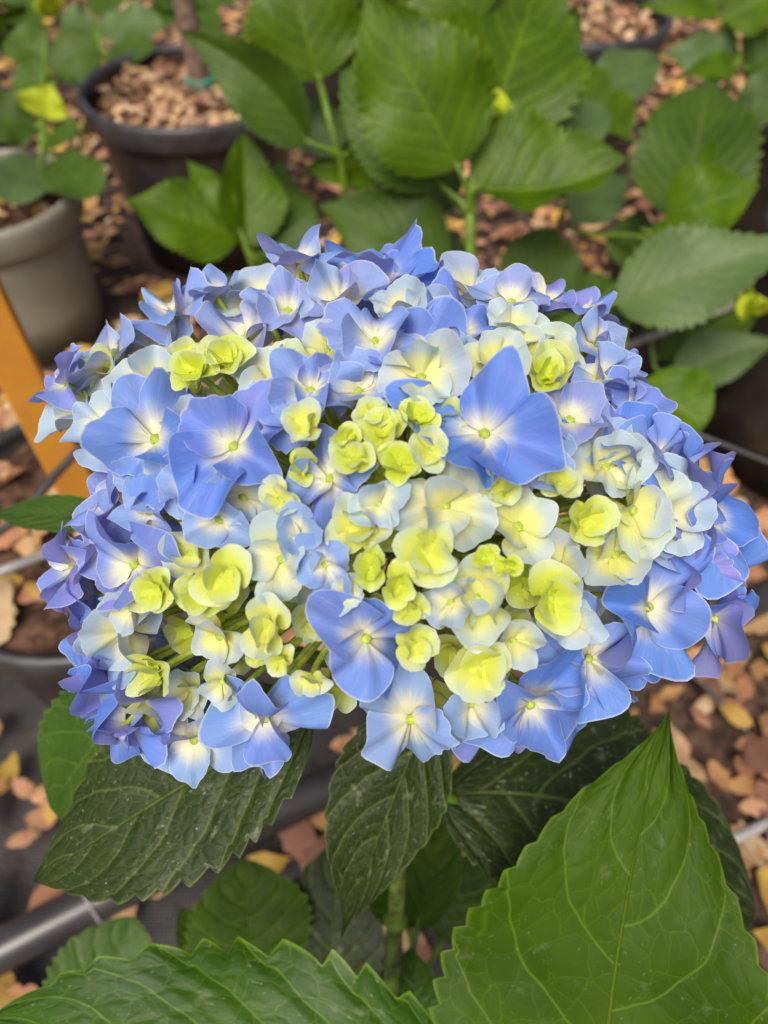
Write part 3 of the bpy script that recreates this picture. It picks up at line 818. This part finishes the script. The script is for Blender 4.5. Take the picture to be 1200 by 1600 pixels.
CNT = [0]
OUTLINE = np.array([(62,920),(105,850),(150,765),(92,670),(108,590),(165,530),(250,480),(320,452),(420,398),(500,400),(570,376),(680,425),(770,435),(830,455),(925,495),(945,560),(992,570),(1005,660),(1050,730),(1110,800),(1152,810),(1172,990),(1060,1060),(985,1165),(870,1222),(740,1207),(620,1197),(500,1150),(370,1217),(200,1172),(118,1085),(120,935)], float)
def inside(x, y):
    a = OUTLINE; b = np.roll(a, -1, 0)
    c = ((a[:, 1] > y) != (b[:, 1] > y)) & (x < (b[:, 0] - a[:, 0]) * (y - a[:, 1]) / (b[:, 1] - a[:, 1] + 1e-9) + a[:, 0])
    return c.sum() % 2 == 1
def fits(px, py, r):
    d = np.array([px - 620, py - 800.]); d /= np.linalg.norm(d) + 1e-9
    return inside(px + d[0] * r, py + d[1] * r)
def floret(px, py, rpx, age, vio, lx, ly, P=None, N=None, split=True, keep=False):
    CNT[0] += 1
    r = np.random.RandomState(1000 + CNT[0])
    if P is None:
        P, N, dep = head_point(px, py)
    else:
        dep = proj(P)[2]
    tocam = nz(CAM - P)
    edge = min(1.0, abs(lx) / .35) if py > 520 else .5
    n = nz(N * .62 + tocam * (.42 - .34 * edge) + np.array([0, 0, .20]) + RT * lx * .6 - UP * ly * .45 + r.normal(0, .10, 3)) if not keep else nz(N + r.normal(0, .15, 3))
    L = rpx / FPX * dep * (1.24 if age > .7 else 1.28 if age > .3 else 1.14) * (1.22 if abs(lx) >= .3 else 1.0)
    raise_ = .004 * age + r.uniform(-.004, .003) + (.0045 if age < .3 else 0)
    c = P + N * raise_ - n * L * .18
    ex = nz(np.cross(n, [0.3, .2, 1.0]) if abs(n[2]) < .93 else np.cross(n, [1.0, .1, 0])); ey = np.cross(n, ex)
    # button + pedicel = the floret body
    mb = MB()
    br = (.00115 + .0003 * r.uniform()) * (1.0 if L > .009 else .8)
    th = np.linspace(0, 2*np.pi, 9, endpoint=False)
    V = []
    for (rr, zz) in [(.7, -.2), (1.0, .35), (1.0, .9), (.72, 1.35), (.25, 1.5)]:
        lob = 1 + .10 * np.cos(4 * th)
        V.append(c + n * (L * .06 + br * zz) + br * rr * lob[:, None] * (np.cos(th)[:, None] * ex + np.sin(th)[:, None] * ey))
    F = grid_faces(5, 9, True) + [tuple(4 * 9 + k for k in range(9))]
    mb.add(np.concatenate(V), F)
    inner = HC + (P - HC) * .42 - np.array([0, 0, .012])
    tube(mb, bez(c + n * L * .05, c - n * .010, inner + (P - inner) * .35, inner, 7), [.0009, .0009, .00095, .001, .001, .0011, .0012], 6, cap=False)
    fo = mb.build("floret", M_BUTTON, hyd, c)
    fo.color = (age, vio, r.uniform(), 1)
    ns = 4 if r.uniform() < .8 else 5
    if age < .30 and rpx > 28: ns = 5 if r.uniform() < .5 else 4
    y0 = r.uniform(0, 6.28)
    joint = MB()
    sets = [(k, L, 0.0) for k in range(ns)]
    for k, Ls, off in sets:
        yaw = y0 + 2 * math.pi * k / ns + r.uniform(-.14, .14)
        first = k % 2 == 0
        sl = Ls * (r.uniform(.95, 1.10) if first else r.uniform(.78, .96))
        V, F, di, ri, an = sepal(sl, age, r, c + n * (.0006 if first else .0013) , ex, ey, n, yaw, first)
        if split:
            m2 = MB(); m2.add(V, F, dist=di, rim=ri, ang=an)
            so = m2.build("sepal", M_PETAL, fo, c)
            so.color = (min(1, max(0, age + r.uniform(-.05, .05))), min(1, max(0, vio + r.uniform(-.15, .25))), r.uniform(), 1)
        else:
            joint.add(V, F, dist=di, rim=ri, ang=an)
    if age < .30 and L > .006 and True:
        # inner crumpled young sepals of an unopened floret
        for k in range(3):
            V, F, di, ri, an = sepal(L * .42, 0.1, r, c + n * .002, ex, ey, n, y0 + .6 + 2.1 * k, True)
            joint.add(V, F, dist=di * .6, rim=ri, ang=an)
    if joint.n:
        so = joint.build("sepal_whorl", M_PETAL, fo, c)
        so.color = (age, vio, r.uniform(), 1)
    return fo

order = sorted(range(len(FL)), key=lambda i: -FL[i][2])
splitset = set(order[:70])
for i, q in enumerate(FL):
    floret(*q[:7], split=i in splitset)
# deeper florets that close the gaps between the stalks
G = []
for k in range(150):
    z = 1 - (k + .5) / 150 * 1.15; a = k * 2.39996
    q = np.array([math.cos(a) * math.sqrt(max(0, 1 - z*z)), math.sin(a) * math.sqrt(max(0, 1 - z*z)), z])
    P = HC + q * np.array([HA, HB, HZ]) * rng.uniform(.74, .82)
    px, py, dz = proj(P)
    dd = sorted((math.hypot(px - f[0], py - f[1]), f) for f in FL)
    near = dd[0]
    if not fits(px, py, 30): continue
    if near[0] < 24: continue
    age = min(.95, max(.05, min(dd[0][1][3], dd[1][1][3]) + rng.uniform(-.05, .05)))
    floret(0, 0, rng.uniform(34, 46), age, rng.uniform(0, .4), 0, 0, P, nz(q / np.array([HA, HB, HZ]) * .06 + np.array([0, -.25, .6])), split=False, keep=True)
# florets on the far side and underside rim of the head, seen only at the edge
for k in range(46):
    a = rng.uniform(0, 2 * math.pi)
    z = rng.uniform(-.35, .50)
    if z > .1 and math.sin(a) < .1: continue
    if z <= .1 and math.sin(a) < -.2 : z = rng.uniform(-.5, -.3)
    S = np.array([HA, HB, HZ]); q = np.array([math.cos(a) * math.cos(z), math.sin(a) * math.cos(z), math.sin(z)])
    P = HC + q * S * .97; N = nz(q / S)
    ax_, ay_, _ = proj(P)
    if not fits(ax_, ay_, 42): continue
    floret(0, 0, rng.uniform(48, 64), rng.uniform(.75, .98), rng.uniform(0, .7), 0, 0, P, nz(N + np.array([0, 0, .25])), split=False, keep=True)
# flower stalks inside the head
mb = MB()
S0 = STEM(0)
for k in range(26):
    a = k * 2.399; z = .15 + .8 * (k / 26)
    q = np.array([math.cos(a) * math.sqrt(1 - z*z), math.sin(a) * math.sqrt(1 - z*z), z]) * np.array([HA, HB, HZ]) * .72
    e = HC + q
    tube(mb, bez(S0, S0 + np.array([0, 0, .012]), lerp(S0, e, .5) + np.array([0, 0, .004]), e, 7), [.0022, .0020, .0018, .0016, .0015, .0014, .0012], 6)
mb.build("flower_stalks", M_PEDICEL, hyd, S0)

# ================================================================== background plants
def plant(label, root, pts, rad, name="hydrangea_bush", mat=None):
    t = empty(name, tuple(root)); tag(t, label, "shrub")
    mb = MB(); tube(mb, [root] + list(pts), np.linspace(rad, rad * .7, len(pts) + 1), 9)
    mb.build("stem", mat or M_SHOOT, t, root)
    return t
def bgl(t, b, tp, w, mat=None, pet=None, **kw):
    kw.setdefault("rows", 110); kw.setdefault("cols", 15); kw.setdefault("teeth", 18); kw.setdefault("tamp", .075); kw.setdefault("wav", .07); kw.setdefault("nup", .35); kw.setdefault("acum", 1.45); kw["fold"] = kw.get("fold", .1) * 1.8 + .10; kw.setdefault("puff", .006)
    return leaf(t, b, tp, w, mat or M_LEAF_BG, petiole=pet, prad=.0022, **kw)
def bud(t, px, py, d, r, n=7, name="flower_bud"):
    """cluster of small yellow young leaves"""
    mb = MB(); c = unp(px, py, d); R = r / FPX * d
    rr = np.random.RandomState(int(px))
    for k in range(n):
        a = rr.uniform(0, 6.28); e = rr.uniform(-.2, 1.2)
        dr = np.array([math.cos(a) * math.cos(e), math.sin(a) * math.cos(e), math.sin(e)])
        V, uv, F = leaf_arrays(c, c + dr * R * rr.uniform(.8, 1.2), R * .9, np.array([0, 0, 1.]) * .6 + dr * .5 + rr.normal(0, .3, 3), rows=12, cols=7, teeth=5, tamp=.1, fold=.3, seed=k)
        mb.add(V, F, uv)
    return mb.build(name, M_BUD, t, c)

# central bush behind the flower head
r0 = np.array([.085, .625, .15])
n1 = unp(735, 338, .70); n0 = unp(737, 440, .71); n2 = unp(742, 245, .69); n3 = unp(770, 185, .69)
P1 = plant("tall bright green leafy bush rising behind the blue flower head", r0, [n0, n1, n2, n3], .0058)
bgl(P1, (716, 262, .67), (565, -20, .62), 215, M_LEAF_BG, n1, bend=.05, fold=.05, nup=.1)
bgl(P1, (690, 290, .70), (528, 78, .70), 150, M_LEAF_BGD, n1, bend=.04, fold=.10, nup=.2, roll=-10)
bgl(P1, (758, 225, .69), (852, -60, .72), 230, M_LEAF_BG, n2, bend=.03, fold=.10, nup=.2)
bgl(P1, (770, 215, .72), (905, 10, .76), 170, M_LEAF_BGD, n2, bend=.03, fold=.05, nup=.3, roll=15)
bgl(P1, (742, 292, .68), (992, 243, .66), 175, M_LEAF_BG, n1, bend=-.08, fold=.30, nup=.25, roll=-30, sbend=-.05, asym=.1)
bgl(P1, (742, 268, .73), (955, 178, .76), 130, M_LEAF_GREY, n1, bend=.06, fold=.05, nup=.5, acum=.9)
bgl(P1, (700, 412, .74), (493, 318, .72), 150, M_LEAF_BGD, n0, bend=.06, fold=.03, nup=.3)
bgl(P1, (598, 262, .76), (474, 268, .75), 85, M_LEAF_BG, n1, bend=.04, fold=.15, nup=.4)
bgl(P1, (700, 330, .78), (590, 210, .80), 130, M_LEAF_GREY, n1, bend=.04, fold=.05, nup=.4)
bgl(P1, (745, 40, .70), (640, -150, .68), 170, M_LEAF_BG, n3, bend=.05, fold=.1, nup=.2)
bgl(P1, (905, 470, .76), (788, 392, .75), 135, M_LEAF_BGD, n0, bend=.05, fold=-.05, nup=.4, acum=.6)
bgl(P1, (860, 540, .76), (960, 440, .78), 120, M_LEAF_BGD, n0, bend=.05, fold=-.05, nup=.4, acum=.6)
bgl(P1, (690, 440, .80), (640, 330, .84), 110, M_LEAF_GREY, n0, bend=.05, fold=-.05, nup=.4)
bud(P1, 775, 178, .69, 32, 9); bud(P1, 745, 195, .69, 16, 5)
# side shoot with two upper leaves
q0 = unp(532, 250, .72); q1 = unp(500, 128, .70)
P6 = plant("leafy shoot with a folded leaf in front of the black bark pot", np.array([-.02, .80, .0]), [unp(555, 420, .82), q0, unp(515, 190, .70), q1], .0042)
bgl(P6, (498, 126, .70), (432, -110, .66), 175, M_LEAF_BG, q1, bend=.05, fold=.08, nup=.1)
bgl(P6, (482, 222, .70), (276, 46, .66), 105, M_LEAF_BGD, q0, bend=.05, fold=.25, nup=.2, roll=-25, sbend=-.11)
bgl(P6, (520, 245, .74), (470, 150, .76), 90, M_LEAF_GREY, q0, bend=.05, fold=.05, nup=.3)
bgl(P6, (560, 240, .74), (600, 150, .76), 90, M_LEAF_BG, q0, bend=.05, fold=.05, nup=.3)
# low shoot on the left behind the head
q = unp(390, 402, .74)
P3 = plant("low bright green shoot between the flower head and the black bark pot", np.array([-.10, .72, .0]), [unp(420, 470, .78), q, unp(372, 350, .735)], .004)
bgl(P3, (372, 372, .735), (190, 312, .70), 130, M_LEAF_BG, q, bend=.05, fold=.10, nup=.4)
bgl(P3, (385, 390, .74), (376, 200, .74), 100, M_LEAF_BG, q, bend=.04, fold=.30, nup=.2, roll=20)
bgl(P3, (410, 405, .75), (440, 250, .78), 140, M_LEAF_BGD, q, bend=.04, fold=.05, nup=.3)
bgl(P3, (425, 420, .76), (488, 300, .77), 100, M_LEAF_BGD, q, bend=.04, fold=.05, nup=.3)
bgl(P3, (395, 450, .76), (275, 462, .76), 46, M_LEAF_BG, q, bend=.04, fold=.15, nup=.4)
bgl(P3, (365, 345, .73), (290, 248, .72), 50, M_LEAF_BG, q, bend=.04, fold=.3, nup=.3)
# right-hand bush
q = unp(1040, 380, .82); qs = unp(962, 472, .80)
P2 = plant("broad-leaved green bush above the tall black pot", np.array([.375, .905, .16]), [unp(1010, 520, .93), unp(1015, 440, .86), q, unp(1060, 330, .80)], .0048)
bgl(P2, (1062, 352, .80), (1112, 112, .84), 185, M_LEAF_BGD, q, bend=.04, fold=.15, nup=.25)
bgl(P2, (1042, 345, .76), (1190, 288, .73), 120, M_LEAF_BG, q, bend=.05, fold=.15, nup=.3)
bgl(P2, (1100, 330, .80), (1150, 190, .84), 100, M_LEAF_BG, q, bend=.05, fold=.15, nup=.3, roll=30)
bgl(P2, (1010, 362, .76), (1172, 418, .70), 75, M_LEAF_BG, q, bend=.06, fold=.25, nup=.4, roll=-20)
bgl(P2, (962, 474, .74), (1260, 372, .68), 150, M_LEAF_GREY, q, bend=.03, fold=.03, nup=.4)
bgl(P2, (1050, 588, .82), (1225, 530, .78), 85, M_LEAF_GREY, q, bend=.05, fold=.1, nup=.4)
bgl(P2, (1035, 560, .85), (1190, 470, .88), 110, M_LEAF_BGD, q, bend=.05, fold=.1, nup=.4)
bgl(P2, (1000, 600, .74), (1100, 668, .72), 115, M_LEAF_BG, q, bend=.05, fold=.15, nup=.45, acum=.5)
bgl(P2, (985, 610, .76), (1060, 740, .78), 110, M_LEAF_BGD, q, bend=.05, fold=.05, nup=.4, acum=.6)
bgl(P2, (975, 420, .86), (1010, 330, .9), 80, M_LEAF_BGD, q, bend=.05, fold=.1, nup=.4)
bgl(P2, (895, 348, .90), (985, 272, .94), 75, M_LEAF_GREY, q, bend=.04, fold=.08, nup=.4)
bud(P2, 1172, 492, .70, 46, 10)
# bush between the pots at the right rear
q = unp(930, 190, .92)
P7 = plant("small green bush behind the folded leaf near the rear black pot", np.array([.26, 1.12, 0]), [unp(880, 330, 1.0), q], .004)
bgl(P7, (930, 195, .92), (858, 95, .95), 100, M_LEAF_BG, q, bend=.05, fold=.12)
bgl(P7, (932, 150, .93), (1035, 92, .97), 90, M_LEAF_GREY, q, bend=.05, fold=.12)
bgl(P7, (940, 160, .92), (985, 225, .88), 75, M_LEAF_BG, q, bend=.05, fold=.15)
# far right plant
q = unp(1150, 80, 1.05)
P5 = plant("green leafy plant in the pot at the rear beside the bark pot", np.array([.72, 1.22, .2]), [unp(1190, 170, 1.15), q, unp(1135, 10, 1.02)], .0048)
bgl(P5, (1148, 100, 1.05), (1032, 82, 1.05), 75, M_LEAF_GREY, q, bend=.06, fold=.08)
bgl(P5, (1150, 105, 1.03), (1060, 118, 1.0), 45, M_LEAF_BG, q, bend=.06, fold=.08)
bgl(P5, (1130, 30, 1.02), (1240, -20, 1.0), 95, M_LEAF_BG, q, bend=.06, fold=.12)
bgl(P5, (1125, 22, 1.02), (985, 12, 1.03), 34, M_LEAF_BG, q, bend=.08, fold=.15)
bgl(P5, (1165, 110, 1.05), (1240, 60, 1.02), 90, M_LEAF_BGD, q, bend=.06, fold=.12)
bgl(P5, (1180, 190, 1.08), (1148, 155, 1.0), 50, M_LEAF_GREY, q, bend=.06, fold=.12)
bgl(P5, (1150, 170, 1.05), (1260, 150, 1.0), 90, M_LEAF_GREY, q, bend=.06, fold=.1)
bgl(P5, (1120, 15, 1.04), (1090, -60, 1.05), 60, M_LEAF_BG, q, bend=.06, fold=.1)
# plants at the top left
q = unp(66, 190, 1.08)
P4 = plant("dull green round-leaved plant growing in the olive grey pot", np.array([-.545, 1.0, .17]), [unp(66, 270, 1.06), q, unp(70, 90, 1.1), unp(74, 40, 1.12)], .0045)
bgl(P4, (62, 250, 1.05), (8, 315, 1.0), 92, M_LEAF_GREY, q, bend=.05, fold=.03, acum=.5, nup=.5)
bgl(P4, (85, 250, 1.05), (150, 308, 1.0), 92, M_LEAF_BGD, q, bend=.05, fold=.03, acum=.5, nup=.5)
bgl(P4, (70, 185, 1.07), (78, 128, 1.05), 72, M_BUD, q, bend=.05, fold=.2, nup=.5)
bgl(P4, (60, 200, 1.08), (-30, 180, 1.05), 90, M_LEAF_BGD, q, bend=.05, fold=.03, acum=.6, nup=.5)
bgl(P4, (80, 115, 1.1), (150, 62, 1.1), 75, M_LEAF_BGD, q, bend=.05, fold=.03, acum=.6, nup=.5)
bgl(P4, (75, 95, 1.12), (10, 60, 1.12), 70, M_LEAF_BGD, q, bend=.05, fold=.03, acum=.6, nup=.5)
bgl(P4, (80, 130, 1.1), (20, 130, 1.1), 70, M_LEAF_BGD, q, bend=.05, fold=.03, acum=.6, nup=.5)
bgl(P4, (78, 210, 1.07), (118, 215, 1.04), 60, M_LEAF_BGD, q, bend=.05, fold=.03, acum=.6, nup=.5)
bud(P4, 76, 26, 1.12, 36, 10)
q = unp(160, 80, 1.3)
P8 = plant("dull green plant with broad leaves behind the black bark pot", np.array([-.62, 1.50, 0]), [unp(140, 160, 1.4), q, unp(150, 30, 1.32)], .0045)
bgl(P8, (150, 50, 1.32), (255, 42, 1.3), 70, M_LEAF_GREY, q, bend=.06, fold=.03, acum=.6, nup=.6)
bgl(P8, (150, 45, 1.32), (95, 30, 1.3), 60, M_LEAF_GREY, q, bend=.06, fold=.03, acum=.6, nup=.6)
bgl(P8, (150, 95, 1.3), (100, 130, 1.25), 70, M_LEAF_BGD, q, bend=.06, fold=.03, acum=.6, nup=.6)
bgl(P8, (165, 90, 1.3), (240, 80, 1.25), 60, M_LEAF_BGD, q, bend=.06, fold=.03, acum=.6, nup=.6)
bgl(P8, (150, 25, 1.35), (190, -30, 1.4), 70, M_LEAF_BGD, q, bend=.06, fold=.03, acum=.6, nup=.6)
bgl(P8, (140, 110, 1.3), (170, 160, 1.22), 60, M_LEAF_GREY, q, bend=.06, fold=.03, acum=.6, nup=.6)
q = unp(300, 10, 1.75)
P9 = plant("dark green bush beside the tree trunk at the rear", np.array([-.30, 2.05, 0]), [unp(290, 60, 1.85), q], .0045)
for k, (x, y) in enumerate([(340, 55), (250, 10), (345, 5), (215, -10), (290, -30), (380, -20), (240, 40)]):
    bgl(P9, (298, 18, 1.75), (x, y, 1.65 + .05 * (k % 3)), 55, M_LEAF_BGD, q, bend=.06, fold=.06, acum=.7, nup=.6)
q = unp(20, 20, 1.6)
P10 = plant("dark leafy plant in the pot behind the olive grey pot", np.array([-.93, 1.62, .2]), [q], .0045)
for k, (x, y) in enumerate([(60, 50), (-20, 60), (40, -10), (-10, 5), (90, 0), (10, 90)]):
    bgl(P10, (18, 24, 1.6), (x, y, 1.5 + .05 * (k % 3)), 60, M_LEAF_BGD, q, bend=.06, fold=.06, acum=.7, nup=.6)

print("SCENE OBJECTS", len(bpy.data.objects))
